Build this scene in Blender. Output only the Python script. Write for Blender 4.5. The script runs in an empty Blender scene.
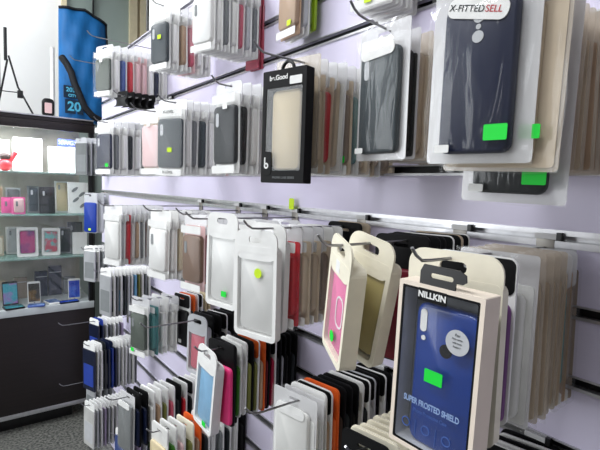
import bpy, bmesh, math, random
from mathutils import Vector, Matrix
random.seed(7)
C = bpy.context.scene.collection
PI = math.pi
R = math.radians

# ------------------------------------------------------------------ materials
def lin(c):
    return tuple(((v/255)/12.92 if v/255 <= .04045 else ((v/255+.055)/1.055)**2.4) for v in c)
_m = {}
def mat(name, rgb, rough=.5, metal=0., var=.06, scale=30., bump=0., coat=0., spec=.5):
    if name in _m: return _m[name]
    m = bpy.data.materials.new(name); m.use_nodes = True
    nt = m.node_tree; b = nt.nodes['Principled BSDF']
    b.inputs['Roughness'].default_value = rough
    b.inputs['Metallic'].default_value = metal
    b.inputs['Coat Weight'].default_value = coat
    b.inputs['Specular IOR Level'].default_value = spec
    c = lin(rgb)
    tc = nt.nodes.new('ShaderNodeTexCoord')
    n = nt.nodes.new('ShaderNodeTexNoise'); n.inputs['Scale'].default_value = scale; n.inputs['Detail'].default_value = 3
    nt.links.new(tc.outputs['Object'], n.inputs['Vector'])
    r = nt.nodes.new('ShaderNodeValToRGB')
    r.color_ramp.elements[0].position = .3; r.color_ramp.elements[1].position = .7
    r.color_ramp.elements[0].color = tuple(max(0, v*(1-var)) for v in c)+(1,)
    r.color_ramp.elements[1].color = tuple(min(1, v*(1+var)) for v in c)+(1,)
    nt.links.new(n.outputs['Fac'], r.inputs['Fac']); nt.links.new(r.outputs['Color'], b.inputs['Base Color'])
    if bump:
        bp = nt.nodes.new('ShaderNodeBump'); bp.inputs['Strength'].default_value = bump; bp.inputs['Distance'].default_value = .002
        nt.links.new(n.outputs['Fac'], bp.inputs['Height']); nt.links.new(bp.outputs['Normal'], b.inputs['Normal'])
    _m[name] = m; return m
def clear(name, rgb, fac=.3, rough=.12, bump=0., scale=60., edge=.5, gl=.35):
    """thin plastic or glass film: see-through, partly milky, with a gloss that rises at grazing angles"""
    if name in _m: return _m[name]
    m = bpy.data.materials.new(name); m.use_nodes = True
    nt = m.node_tree; nt.nodes.clear()
    N = nt.nodes.new; L = nt.links.new
    out = N('ShaderNodeOutputMaterial'); mx = N('ShaderNodeMixShader'); tr = N('ShaderNodeBsdfTransparent')
    df = N('ShaderNodeBsdfDiffuse'); g = N('ShaderNodeBsdfGlossy'); m2 = N('ShaderNodeMixShader')
    c = lin(rgb)
    df.inputs['Color'].default_value = c+(1,); g.inputs['Roughness'].default_value = rough; g.inputs['Color'].default_value = (1, 1, 1, 1)
    m2.inputs['Fac'].default_value = gl
    L(df.outputs[0], m2.inputs[1]); L(g.outputs[0], m2.inputs[2])
    lw = N('ShaderNodeLayerWeight'); lw.inputs['Blend'].default_value = .35
    mr = N('ShaderNodeMapRange'); mr.inputs['To Min'].default_value = fac; mr.inputs['To Max'].default_value = min(1, fac+edge)
    L(lw.outputs['Facing'], mr.inputs['Value']); L(mr.outputs['Result'], mx.inputs['Fac'])
    L(tr.outputs[0], mx.inputs[1]); L(m2.outputs[0], mx.inputs[2]); L(mx.outputs[0], out.inputs['Surface'])
    if bump:
        tc = N('ShaderNodeTexCoord'); n = N('ShaderNodeTexNoise'); n.inputs['Scale'].default_value = scale; n.inputs['Distortion'].default_value = 1.2
        mp = N('ShaderNodeMapping'); mp.inputs['Scale'].default_value = (1, 2.2, .5)
        bp = N('ShaderNodeBump'); bp.inputs['Strength'].default_value = bump; bp.inputs['Distance'].default_value = .006
        L(tc.outputs['Object'], mp.inputs['Vector']); L(mp.outputs[0], n.inputs['Vector']); L(n.outputs['Fac'], bp.inputs['Height'])
        for s in (df, g, lw): L(bp.outputs[0], s.inputs['Normal'])
    _m[name] = m; return m

PAL = dict(white=(238,238,236), milk=(225,225,222), cream=(238,232,212), beige=(203,186,162), tan=(176,146,118), sand=(214,198,160),
    gold=(188,172,104), grey=(120,124,126), greygreen=(70,80,70), slate=(54,64,70), charcoal=(34,39,43), black=(12,12,14), navy=(18,28,58),
    blue=(16,54,150), midblue=(60,84,150), sky=(120,180,220), red=(196,30,44), khaki=(190,172,134), rose=(206,92,112), pink=(232,96,160), hotpink=(238,60,130),
    palepink=(232,196,196), maroon=(104,22,36), crimson=(160,20,60), teal=(64,130,130), lime=(160,196,24), green=(60,120,34), olive=(120,122,60),
    orange=(226,96,26), brown=(120,92,72), purple=(110,60,120), silver=(190,192,196), lilac=(176,160,190), taupe=(150,134,120), darkbrown=(52,34,30), cyan=(30,170,160))
NM = dict(greygreen='grey-green', palepink='pale pink', hotpink='hot pink', midblue='mid blue', sky='sky blue', darkbrown='dark brown', milk='off-white')
def pal(k, rough=.42):
    return mat('plastic_'+k, PAL[k], rough, 0, .05, 25, spec=.3 if sum(PAL[k]) < 260 else .5)
def card(k): return mat('card_'+k, PAL[k], .6, 0, .04, 40, spec=.2 if sum(PAL[k]) < 200 else .5)
CLEAR = clear('clear_box_plastic', (235,237,240), .025, .14, edge=.14, gl=.4)
MILKY = clear('milky_hang_plastic', (240,240,242), .62, .25, edge=.3, gl=.15)
BACKS = clear('frosted_back_sheet', (216,203,186), .55, .25, edge=.3, gl=.15)  # beige tint puts the warm light into the sheet colour
FILM = clear('crinkled_bag_film', (228,226,220), .03, .12, bump=.45, scale=16, edge=.15, gl=.5)
GLASS = clear('cabinet_glass', (190,215,210), .05, .03, edge=.5, gl=.7)
GLASSEDGE = clear('glass_shelf', (150,195,185), .35, .08, edge=.45, gl=.4)
WIRE = mat('chrome_wire', (150,150,152), .28, 1., .05)
ALU = mat('brushed_aluminium', (205,205,208), .33, .85, .08, 60)
PLATE = mat('grey_metal_plate', (150,146,140), .4, .7, .1)
SGREEN = mat('green_sticker', (0,225,60), .6, 0, .02)
SLIME = mat('lime_sticker', (206,240,0), .6, 0, .02)
BLACKP = mat('black_plastic', (14,14,15), .35, 0, .1)

# ------------------------------------------------------------------ mesh helpers
def link(name, me, m, parent=None, loc=None, rot=None):
    if m is not None and not me.materials: me.materials.append(m)
    elif m is not None and me.materials[0] != m:
        k = ('lk', me.name, m.name)
        if k not in _c:
            n = me.copy(); n.materials.clear(); n.materials.append(m); _c[k] = n
        me = _c[k]
    o = bpy.data.objects.new(name, me); C.objects.link(o)
    if parent: o.parent = parent
    if loc: o.location = loc
    if rot: o.rotation_euler = rot
    return o
def mesh(bm, name, smooth=None):
    bmesh.ops.recalc_face_normals(bm, faces=bm.faces[:])
    me = bpy.data.meshes.new(name); bm.to_mesh(me); bm.free()
    if smooth is not None:
        for p in me.polygons: p.use_smooth = True
        me.set_sharp_from_angle(angle=R(smooth))
    return me
def rr(w, h, r, n=4, cy=0, cz=0):
    r = min(r, w/2-1e-5, h/2-1e-5); pts = []
    for sx, sz, a0 in ((1,1,0),(-1,1,90),(-1,-1,180),(1,-1,270)):
        for i in range(n+1):
            a = R(a0+90*i/n); pts.append((cy+sx*(w/2-r)+r*math.cos(a), cz+sz*(h/2-r)+r*math.sin(a)))
    return pts
def circ(cy, cz, ry, rz=None, n=16):
    rz = rz or ry
    return [(cy+ry*math.cos(2*PI*i/n), cz+rz*math.sin(2*PI*i/n)) for i in range(n)]
def plate_bm(loops, x0, x1, bm=None):
    """flat sheet in the YZ plane with holes, given real thickness from x0 to x1"""
    own = bm is None
    t = bmesh.new(); es = []
    for lp in loops:
        vs = [t.verts.new((x0, y, z)) for y, z in lp]
        for i in range(len(vs)): es.append(t.edges.new((vs[i], vs[(i+1) % len(vs)])))
    bmesh.ops.triangle_fill(t, use_beauty=True, use_dissolve=False, edges=es)
    r = bmesh.ops.extrude_face_region(t, geom=t.faces[:])
    bmesh.ops.translate(t, vec=(x1-x0, 0, 0), verts=[v for v in r['geom'] if isinstance(v, bmesh.types.BMVert)])
    if own: return t
    me = bpy.data.meshes.new('t'); t.to_mesh(me); t.free(); bm.from_mesh(me); bpy.data.meshes.remove(me)
    return bm
def loft(layers, bm=None, cap=True):
    """rounded outlines at successive x depths: [(x, w, h, r)], centred on cy, cz"""
    bm = bm or bmesh.new(); prev = None; first = None
    for x, w, h, r, cy, cz in layers:
        vs = [bm.verts.new((x, y, z)) for y, z in rr(w, h, r, 4, cy, cz)]
        if prev:
            for i in range(len(vs)): bm.faces.new((prev[i], prev[(i+1) % len(vs)], vs[(i+1) % len(vs)], vs[i]))
        else: first = vs
        prev = vs
    if cap: bm.faces.new(first[::-1]); bm.faces.new(prev)
    return bm
def slab(w, h, t, r, cx, cy, cz, b=.0015, bm=None):
    return loft([(cx-t/2, w-2*b, h-2*b, r, cy, cz), (cx-t/2+b, w, h, r, cy, cz), (cx+t/2-b, w, h, r, cy, cz), (cx+t/2, w-2*b, h-2*b, r, cy, cz)], bm)
def box(bm, x0, x1, y0, y1, z0, z1):
    v = [bm.verts.new((x, y, z)) for x in (x0, x1) for y in (y0, y1) for z in (z0, z1)]
    for f in ((0,1,3,2),(4,6,7,5),(0,4,5,1),(2,3,7,6),(0,2,6,4),(1,5,7,3)): bm.faces.new([v[i] for i in f])
    return bm
def bevelbox(x0, x1, y0, y1, z0, z1, b=.002):
    bm = box(bmesh.new(), x0, x1, y0, y1, z0, z1)
    bmesh.ops.bevel(bm, geom=bm.edges[:], offset=b, segments=2, affect='EDGES', profile=.6)
    return bm
def tube(pts, r, bm=None, n=8, cap=True):
    bm = bm or bmesh.new(); pts = [Vector(p) for p in pts]; prev = None; up = None
    for i, p in enumerate(pts):
        d = (pts[min(i+1, len(pts)-1)]-pts[max(i-1, 0)]).normalized()
        if up is None: up = Vector((0, 0, 1)) if abs(d.z) < .9 else Vector((1, 0, 0))
        a = d.cross(up).normalized(); b = a.cross(d).normalized(); up = b
        rad = r[i] if isinstance(r, (list, tuple)) else r
        vs = [bm.verts.new(p+a*math.cos(2*PI*k/n)*rad+b*math.sin(2*PI*k/n)*rad) for k in range(n)]
        if prev:
            for k in range(n): bm.faces.new((prev[k], prev[(k+1) % n], vs[(k+1) % n], vs[k]))
        elif cap: bm.faces.new(vs[::-1])
        prev = vs
    if cap: bm.faces.new(prev)
    return bm
_c = {}
def cached(key, fn):
    if key not in _c: _c[key] = fn()
    return _c[key]
def text_mesh(s, size, extr=.0002, align='CENTER', bold=0., sx=1.):
    """lettering facing -X, reading towards -Y"""
    cu = bpy.data.curves.new('t', 'FONT'); cu.body = s; cu.size = size; cu.extrude = extr; cu.align_x = align; cu.align_y = 'CENTER'; cu.offset = bold
    o = bpy.data.objects.new('t', cu); C.objects.link(o)
    bpy.context.view_layer.update()
    me = bpy.data.meshes.new_from_object(o.evaluated_get(bpy.context.evaluated_depsgraph_get()))
    bpy.data.objects.remove(o); bpy.data.curves.remove(cu)
    me.transform(Matrix(((0,0,-1,0),(-sx,0,0,0),(0,1,0,0),(0,0,0,1))))
    me.materials.clear()
    return me
def tag(o, label=None, cat=None, group=None, kind=None):
    if label: o['label'] = label
    if cat: o['category'] = cat
    if group: o['group'] = group
    if kind: o['kind'] = kind
    return o
def empty(name, loc, rot=(0,0,0)):
    o = bpy.data.objects.new(name, None); o.empty_display_size = .02; C.objects.link(o); o.location = loc; o.rotation_euler = rot
    return o
def euro(cz=0., w=.026, h=.0055):
    return rr(w, h, h*.49, 3, 0, cz)

# ------------------------------------------------------------------ the packs that hang on the hooks
# local frame: origin = where the wire passes the hang hole; y width, z up, front towards -x
def case_mesh(w, h, t, holes=True):
    def f():
        r = .0105
        bm = loft([(-t/2, w-.007, h-.007, r*.75, 0, 0), (-t/2+.0012, w-.0028, h-.0028, r*.95, 0, 0), (-t/2+.0035, w, h, r, 0, 0),
                   (t/2-.001, w, h, r, 0, 0), (t/2, w-.002, h-.002, r, 0, 0)])
        return mesh(bm, 'phone_case', 40)
    return cached(('case', w, h, t), f)
def cam_mesh(style):
    def f():
        bm = bmesh.new()
        if style == 'pill': plate_bm([rr(.0105, .03, .005)], -.0008, .0004, bm)
        elif style == 'dots':
            for z in (.012, -.008): plate_bm([circ(0, z, .0062)], -.0008, .0004, bm)
            plate_bm([circ(0, .002, .0028)], -.0008, .0004, bm)
        else: plate_bm([rr(.02, .02, .005)], -.0008, .0004, bm)
        return mesh(bm, 'camera_cutout')
    return cached(('cam', style), f)
def put_case(root, w, h, t, x, z, col, cam='pill', y=0, m=None):
    c = link('phone_case', case_mesh(w, h, t).copy() if False else mesh_col(case_mesh(w, h, t), col, m), None, root, (x, y, z))
    if cam:
        cc = link('camera_cutout', mesh_col(cam_mesh(cam), 'silver' if col in ('black','charcoal','navy','slate','blue') else 'grey'), None, c,
             (-t/2, 0 if cam == 'dots' else w/2-.016, h/2-.03))
    return c
def mesh_col(me, col, m=None):
    k = ('mc', me.name, col if m is None else m.name)
    if k in _c: return _c[k]
    n = me.copy(); n.materials.clear(); n.materials.append(m or pal(col)); _c[k] = n
    return n
def sticker(root, x, y, z, s, w=.016, h=.012, name='price_sticker'):
    m = {'g': SGREEN, 'y': SLIME, 'w': card('white')}[s]
    me = cached(('st', w, h, s), lambda: mesh(plate_bm([rr(w, h, .001, 1)], -.0006, 0), 'price_sticker'))
    return link(name, me, m, root, (x, y, z))
def disc(root, x, y, z, r, m, name='round_sticker'):
    me = cached(('disc', r, m.name), lambda: mesh(plate_bm([circ(0, 0, r, n=24)], -.0005, 0), 'round_sticker'))
    return link(name, me, m, root, (x, y, z))

def p_box(root, d):
    W, H, T = d.get('W', .092), d.get('H', .19), d['T']
    top = .009; bot = top-H
    tab = cached(('btab', W), lambda: mesh(plate_bm([rr(W, .05, .008, 4, 0, top-.025), euro()], -.0007, .0007), 'hang_tab'))
    link('hang_tab', tab, card('white') if d.get('solid') else MILKY, root, (T/2-.0015, 0, 0))
    zb0, zb1 = bot, -.014
    body = cached(('bbox', W, H, T), lambda: mesh(slab(W, zb1-zb0, T, .006, 0, 0, (zb0+zb1)/2, .002), 'clear_box', 35))
    link('clear_box', body, CLEAR, root)
    bc = cached(('bback', W, H, T, d.get('back', 'white')), lambda: mesh(plate_bm([rr(W-.008, zb1-zb0-.008, .004, 2, 0, (zb0+zb1)/2)], T/2-.0035, T/2-.0027), 'backing_card'))
    link('backing_card', bc, card(d.get('back', 'white')), root)
    hc = cached(('bhead', W, H, T, d.get('head', 'white')), lambda: mesh(plate_bm([rr(W-.01, .019, .002, 1, 0, zb1-.014)], -T/2+.0022, -T/2+.0028), 'header_card'))
    link('header_card', hc, card(d.get('head', 'white')), root)
    fc = cached(('bfoot', W, H, T, d.get('foot', 'white')), lambda: mesh(plate_bm([rr(W-.01, .017, .002, 1, 0, zb0+.012)], -T/2+.0022, -T/2+.0028), 'footer_card'))
    link('footer_card', fc, card(d.get('foot', 'white')), root)
    ch = (zb1-zb0)-.052
    put_case(root, W-.018, ch, min(.013, T*.7), 0, (zb0+zb1)/2-.002, d['col'], d.get('cam', 'pill'))
    if d.get('s'): sticker(root, -T/2-.0003, d.get('sy', .0), d.get('sz', bot+.03), d['s'])
    if d.get('dot'): disc(root, -T/2-.0003, -.008, -.075, .009, SLIME)
    if d.get('print'):
        t = cached(('prt', d['print']), lambda: text_mesh(d['print'], .0105))
        link('printed_wording', t, card('charcoal'), root, (-T/2-.0003, 0, zb1-.012))
        t = cached(('prt2', d['print']), lambda: text_mesh(d['print'], .0105))
        link('printed_wording', t, card('charcoal'), root, (-T/2-.0003, 0, zb0+.012))

def bag_mesh(W, H, T, top, seed):
    def f():
        rnd = random.Random(seed); bm = bmesh.new(); nu, nv = 12, 22; L = {}
        ph = [(rnd.uniform(20, 90), rnd.uniform(15, 60), rnd.uniform(0, 6), rnd.uniform(.0003, .0009)) for _ in range(6)]
        for s in (-1, 1):
            for i in range(nu+1):
                for j in range(nv+1):
                    u = i/nu*2-1; v = j/nv*2-1
                    y = u*W/2; z = top-H/2+v*H/2
                    th = T/2*(1-abs(u)**5)*(1-abs(v)**8)
                    if z > -.02: th *= .35
                    wv = .4*sum(a*math.sin(p*y+q*z+o) for p, q, o, a in ph)
                    edge = (1-abs(u)**6)*(1-abs(v)**10)
                    y2 = y + .0012*math.sin(z*70+seed)*(abs(u) > .99); z2 = z + .001*math.sin(y*90+seed)*(abs(v) > .99)
                    if abs(u) > .999 or abs(v) > .999:
                        if s == 1: L[s, i, j] = L[-1, i, j]; continue
                        L[s, i, j] = bm.verts.new((0, y2, z2))
                    else: L[s, i, j] = bm.verts.new((s*max(.0006, th+wv*edge*(s == -1 and 1 or .4)), y2, z2))
            for i in range(nu):
                for j in range(nv):
                    if u is None: pass
                    cz = top-H/2+((j+.5)/nv*2-1)*H/2; cy = ((i+.5)/nu*2-1)*W/2
                    if abs(cz) < H/nv*.51 and abs(cy) < W/nu*1.01: continue      # the punched hang hole
                    bm.faces.new((L[s, i, j], L[s, i+1, j], L[s, i+1, j+1], L[s, i, j+1]))
        return mesh(bm, 'plastic_bag', 60)
    return cached(('bag', W, H, T, top, seed), f)
def p_bag(root, d):
    W, H, T = d.get('W', .105), d.get('H', .2), d['T']; top = d.get('top', .014); bot = top-H
    link('plastic_bag', bag_mesh(W, H, T, top, d.get('seed', 1)), FILM, root)
    cw, chh = d.get('cw', .078), d.get('ch', .155); ct = min(.0105, T*.62)
    cz = bot+.008+chh/2+.004
    bs = cached(('bagback', W, H, top), lambda: mesh(plate_bm([rr(W-.004, H-.004, .004, 2, 0, top-H/2), euro()], ct/2+.0012, ct/2+.0018), 'back_sheet'))
    link('back_sheet', bs, BACKS if d.get('card') in ('beige', 'tan', 'brown') else MILKY, root)
    if d.get('card'):
        me = cached(('bagcard', W, H, d['card']), lambda: mesh(plate_bm([rr(W-.012, H-.045, .004, 2, 0, bot+.006+(H-.045)/2)], ct/2+.0002, ct/2+.001), 'insert_card'))
        link('insert_card', me, card(d['card']), root)
    put_case(root, cw, chh, ct, 0, cz, d['col'], d.get('cam', 'dots'), m=d.get('m'))
    hd = cached(('bhd', cw, d.get('head', 'white')), lambda: mesh(plate_bm([rr(cw*.86, .02, .008)], -.0006, .0006), 'header_card'))
    h = link('header_card', hd, card(d.get('head', 'white')), root, (-ct/2-.0008, .002, cz+chh/2-.004), (d.get('htilt', 0), 0, 0))
    if d.get('print'):
        h.location.z -= .006
        t = cached(('prtb', d['print']), lambda: text_mesh(d['print'], .0095)); link('printed_wording', t, card('charcoal'), h, (-.0009, .012, 0))
        t = cached(('prtr', d['print']), lambda: text_mesh(d['print2'], .0095)); link('printed_wording', t, card('red'), h, (-.0009, -.018, 0))
    if d.get('lab'): sticker(root, -T/2-.001, cw/2-.008, bot+.017, 'w', .017, .0085, 'size_label')
    if d.get('s'): sticker(root, -T/2-.0012, d.get('sy', -.02), d.get('sz', bot+.035), d['s'], d.get('sw', .02), d.get('sh', .014))

def p_card(root, d):
    W, H, T = d.get('W', .086), d.get('H', .176), d['T']; top = .016; bot = top-H; t = T*.3
    rim = cached(('crim', W, H, T), lambda: mesh(plate_bm([rr(W, H, .010, 4, 0, (top+bot)/2), euro()], T/2-t, T/2), 'carton'))
    link('carton', rim, card(d.get('rim', 'white')), root)
    hd = cached(('chead', W, T), lambda: mesh(plate_bm([rr(W-.003, .042, .008, 4, 0, top-.0225), euro()], T/2-t-.0008, T/2-t), 'header_card'))
    link('header_card', hd, card(d.get('head', 'black')), root)
    put_case(root, W-.005, H-.056, T-t-.0006, T/2-t-(T-t)/2-.0002, bot+.004+(H-.056)/2, d['col'], d.get('cam', None))
    if d.get('tip'): sticker(root, -T/2-.0006, 0, bot+.02, d['tip'])
def p_film(root, d):
    """a slim sleeve: thin glossy envelope with a folded white top"""
    W, H, T = d.get('W', .085), d.get('H', .2), d['T']; top = .015; bot = top-H
    sl = cached(('film', W, H, T), lambda: mesh(slab(W, H-.03, T, .004, 0, 0, bot+(H-.03)/2, .001), 'sleeve', 35))
    link('sleeve', sl, mat('film_sleeve_'+d['col'], tuple(int(v*.84) for v in PAL[d['col']]), .3, 0, .1, 18), root)
    tp = cached(('filmtop', W, T), lambda: mesh(plate_bm([rr(W-.004, .05, .012, 4, 0, top-.025), euro()], -.0008, .0008), 'hang_tab'))
    link('hang_tab', tp, card(d.get('head', 'white')), root)
    st = cached(('filmst', W, T), lambda: mesh(plate_bm([rr(W*.8, H*.45, .004, 2, 0, bot+H*.32)], -T/2-.0006, -T/2), 'printed_panel'))
    link('printed_panel', st, card(d.get('panel', 'grey')), root)
def p_frame(root, d):
    W, H, T = d.get('W', .09), d.get('H', .2), d['T']; top = .016; bot = top-H
    ww, wh = W-.015, H-.052; wz = bot+.009+wh/2
    fr = cached(('frm', W, H, T), lambda: mesh(plate_bm([rr(W, H-.03, .010, 4, 0, bot+(H-.03)/2), rr(ww, wh, .007, 4, 0, wz)], -T/2, T/2), 'frame'))
    link('frame', fr, card(d.get('rim', 'cream')), root)
    tab = cached(('frmt', W), lambda: mesh(plate_bm([rr(W, .055, .02, 5, 0, top-.0275), rr(.034, .013, .006, 3, 0, -.002)], -.0015, .0015), 'hang_tab'))
    link('hang_tab', tab, card(d.get('rim', 'cream')), root, (-T/2+.0018, 0, 0))
    bk = cached(('frmb', W, H, T), lambda: mesh(plate_bm([rr(ww-.0005, wh-.0005, .006, 3, 0, wz)], T/2-.002, T/2-.0008), 'back_panel'))
    link('back_panel', bk, card(d.get('back', 'milk')), root)
    put_case(root, ww-.006, wh-.008, .009, -T/2+.0085, wz, d['col'], d.get('cam', None))
    wn = cached(('frmw', W, H, T), lambda: mesh(plate_bm([rr(ww-.0005, wh-.0005, .006, 3, 0, wz)], -T/2+.001, -T/2+.0014), 'window_film'))
    link('window_film', wn, CLEAR, root)
    if d.get('dot'): disc(root, -T/2-.0004, -.008, -.062, .009, SLIME)
    if d.get('s') == 'G': disc(root, -T/2-.0004, .0, bot+.034, .0085, SGREEN)
    elif d.get('s'): sticker(root, -T/2-.0004, d.get('sy', 0), d.get('sz', bot+.03), d['s'])
    if d.get('art'):
        a = cached(('art',), lambda: mesh(plate_bm([rr(.03, .046, .012), rr(.025, .041, .010)], -.0006, 0), 'outline_print'))
        link('outline_print', a, card('white'), root, (-T/2+.0035, -.01, bot+.075))
        sticker(root, -T/2+.0005, .006, bot+.138, 'w', .016, .018, 'white_label')
BUILD = dict(box=p_box, bag=p_bag, card=p_card, film=p_film, frame=p_frame)
NAMES = dict(box='boxed_phone_case', bag='bagged_phone_case', card='carded_phone_case', film='screen_film_pack', frame='framed_case_pack')
ORD = ['front', 'second from front', 'third from front', 'fourth from front', 'fifth from front', 'sixth from front', 'seventh from front', 'eighth from front',
       'ninth from front', 'tenth from front', 'eleventh from front', 'twelfth from front', 'thirteenth from front', 'fourteenth from front']
def look(kind, d):
    if kind == 'card' and d['col'] == 'milk' and d.get('head') in ('white', 'black'): return 'off-white carded case with '+d['head']+' top'
    c = NM.get(d['col'], d['col'])
    if kind == 'box': return c+' phone case in clear box'
    if kind == 'bag': return c+' phone case in clear bag'
    if kind == 'card': return c+' case on card with '+NM.get(d.get('head', 'black'), d.get('head', 'black'))+' top'
    if kind == 'film': return 'slim '+c+' film sleeve'
    return c+' case in '+NM.get(d.get('rim', 'cream'), d.get('rim', 'cream'))+' window frame'
DZR = {0: 0, 1: 0, 2: -.006, 3: 0, 4: 0, 5: 0}
ROWZ = {0: 2.025, 1: 1.715, 2: 1.425, 3: 1.125, 4: .825, 5: .525}
WALLX = .69
def stack(row, Y, X0, X1, yaw, phrase, items, group=None, jit=2.2, dz=0., yj=.003, z=None, Hd=None):
    """items hang one behind the other on one wire, front (room side) first, back (wall side) last"""
    n = len(items); sp = (X1-X0)/max(1, n-1) if n > 1 else .02
    for i, it in enumerate(items):
        if Hd and not (len(it) > 2 and 'H' in it[2]): it = (it[0], it[1], dict(it[2] if len(it) > 2 else {}, H=Hd))
        kind, col = it[0], it[1]; d = dict(it[2]) if len(it) > 2 else {}
        d['col'] = col
        if kind == 'card' and 'rim' not in d:
            hd_ = d.get('head', 'black'); d['rim'] = hd_ if hd_ != 'black' else ('black' if i % 3 else 'white')
        if kind == 'box' and 'H' not in d: d['H'] = .2 if row == 1 else .19
        lim = dict(box=.019, bag=.016, card=.011, film=.0075, frame=.021)[kind]
        d['T'] = d.get('T') or round(max(.004, min(lim, sp*.86*math.cos(R(yaw)))), 4)
        x = X0+sp*i + d.get('dx', 0)
        a = -yaw + d.get('yaw', random.uniform(-jit, jit)*(.3 if i and n > 1 else 1))
        roll = d.get('roll', random.uniform(-1.2, 1.2)); zz = (ROWZ[row] if z is None else z)-.0015+dz+DZR[row]+d.get('dz', 0)
        r = empty(NAMES[kind], (x, Y+(random.uniform(-yj, yj) if 'dy' not in d else d['dy']), zz), (R(roll), R(d.get('pitch', 0)), R(a)))
        BUILD[kind](r, d)
        lb = d.get('label') or (look(kind, d)+', '+(ORD[i] if n > 1 else 'alone')+', '+phrase)
        if len(lb.split()) > 16: print('LONG', lb)
        tag(r, lb, 'screen protector' if kind == 'film' else 'phone case', group or {'box': 'clear boxed phone cases', 'bag': 'bagged phone cases', 'card': 'carded phone cases', 'film': 'slim film packs', 'frame': 'window framed phone cases'}[kind])

# ------------------------------------------------------------------ hooks
def hook(row, Y, tip, phrase, bend=.0, up=.014, tagc=None, z=None):
    z = ROWZ[row] if z is None else z
    r = empty('display_hook', (WALLX, Y, z))
    x = tip-WALLX
    pts = [(-.003, 0, 0), (-.05, 0, 0), (x*.5, 0, bend*.3), (x+.035, 0, bend*.8), (x+.018, 0, bend+.001), (x+.008, 0, bend+up*.45), (x, 0, bend+up)]
    link('wire', mesh(tube(pts, .0019), 'wire', 60), WIRE, r)
    link('back_plate', mesh(bevelbox(-.0038, -.0008, -.013, .013, -.03, .018, .001), 'back_plate', 30), PLATE, r)
    bm = box(bmesh.new(), -.009, -.001, -.017, .013, .0135, .0215)
    link('rail_clip', mesh(bm, 'rail_clip'), mat('white_clip', (215,215,215), .5), r)
    link('clip_stop', mesh(box(bmesh.new(), -.010, -.001, -.024, -.0175, .0125, .024), 'clip_stop'), BLACKP, r)
    if tagc: link('price_tag', mesh(plate_bm([rr(.02, .028, .004)], -.0125, -.0112), 'price_tag'), SLIME, r, (0, .004, .034))
    tag(r, 'chrome wire display hook '+phrase, 'hook', 'wire display hooks')

HK = [
 (0, 2.24, .42, 'top row, over the blue bag'), (0, 1.83, .40, 'top row, leftmost stack'), (0, 1.37, .47, 'top row, second stack'),
 (0, 1.13, .46, 'top row, third stack'), (0, .885, .60, 'top row, stack above black box'), (0, .60, .52, 'top row, dark sleeves stack'),
 (1, 1.78, .41, 'second row, navy case stack'), (1, 1.385, .42, 'second row, pink and yellow stack'), (1, 1.19, .43, 'second row, grey case stack'),
 (1, .90, .44, 'second row, dark grey case stack'), (1, .64, .385, 'second row, black box stack'), (1, .50, .46, 'second row, crinkled bag stack'),
 (1, .28, .40, 'second row, largest bag stack'),
 (2, 1.47, .35, 'below rail, left red case stack'), (2, 1.21, .40, 'below rail, behind white boxes'), (2, 1.06, .43, 'below rail, mixed narrow stack'),
 (2, .92, .395, 'below rail, green-stickered white box'), (2, .684, .40, 'below rail, yellow-dotted white box'), (2, .448, .372, 'below rail, pink framed case'), (2, .307, .385, 'below rail, blue boxed case'),
 (3, 1.97, .45, 'fourth row, leftmost slim packs'), (3, 1.44, .44, 'fourth row, teal box stack'), (3, 1.15, .375, 'fourth row, long empty tip'),
 (3, .92, .42, 'fourth row, white framed case'), (3, .613, .37, 'fourth row, white bag with long tip'), (3, .44, .43, 'fourth row, cream boxes'), (3, .30, .60, 'fourth row, lower right corner'),
 (4, 2.3, .375, 'fifth row, leftmost over dark cabinet'), (4, 1.96, .41, 'fifth row, blue sleeves'), (4, 1.42, .36, 'fifth row, white topped packs'), (4, 1.17, .40, 'fifth row, pale green packs'),
 (5, 2.32, .38, 'lowest row, leftmost bare tip'), (5, 2.06, .42, 'lowest row, long white stack'), (5, 1.75, .46, 'lowest row, bluish sleeves'),
]
for r_, y_, t_, p_ in HK:
    hook(r_, y_, t_, p_, z=1.742 if (r_, y_) == (1, .50) else None, up=.016, bend=.012 if (r_, y_) in ((0, .60), (1, .50)) else 0, tagc=(r_, y_) in ((2, .92), (2, 1.15)))

B, G, K, F, W_ = 'box', 'bag', 'card', 'film', 'frame'
# ---- top row
stack(0, 1.83, .455, .66, -26, 'top row, leftmost stack', dz=-.03, items=[
  (B,'greygreen',dict(s='w',sy=.0,sz=-.05)), (B,'white'), (B,'midblue'), (B,'red'), (B,'palepink',dict(back='palepink')), (B,'palepink',dict(back='palepink')), (B,'white'), (B,'navy'), (B,'milk')])
stack(0, 1.37, .50, .63, -15, 'top row, second stack', dz=-.010, items=[
  (B,'slate',dict(s='y',sy=-.01,sz=-.085)), (B,'white',dict(back='white',solid=1)), (B,'tan'), (B,'rose',dict(back='palepink')), (B,'white'), (B,'milk')])
stack(0, 1.13, .527, .655, -14, 'top row, third stack', [
  (B,'white',dict(solid=1)), (B,'white',dict(solid=1)), (B,'grey'), (B,'milk'), (B,'rose'), (B,'silver'), (B,'grey')])
stack(0, 1.12, .674, .685, -6, 'top row, against wall, third stack', [(F,'rose',dict(T=.006,head='rose',panel='rose',H=.20,W=.058)), (F,'rose',dict(T=.005,head='rose',panel='rose',H=.20,W=.058,label='slim rose film sleeve flat against wall, top row, third stack'))], jit=0, z=2.01)
stack(0, .885, .627, .672, 4, 'top row, above black box', [
  (B,'tan',dict(s='y',sy=-.018,sz=-.150,back='tan')), (B,'silver',dict(back='milk')), (F,'lime',dict(T=.007,panel='lime',head='lime',H=.178))], jit=1)
stack(0, .60, .60, .672, -10, 'top row, above crinkled bag', [(B,'black',dict(s='y',sz=-.165)), (B,'charcoal'), (B,'grey'), (B,'milk')], dz=-.022)
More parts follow.
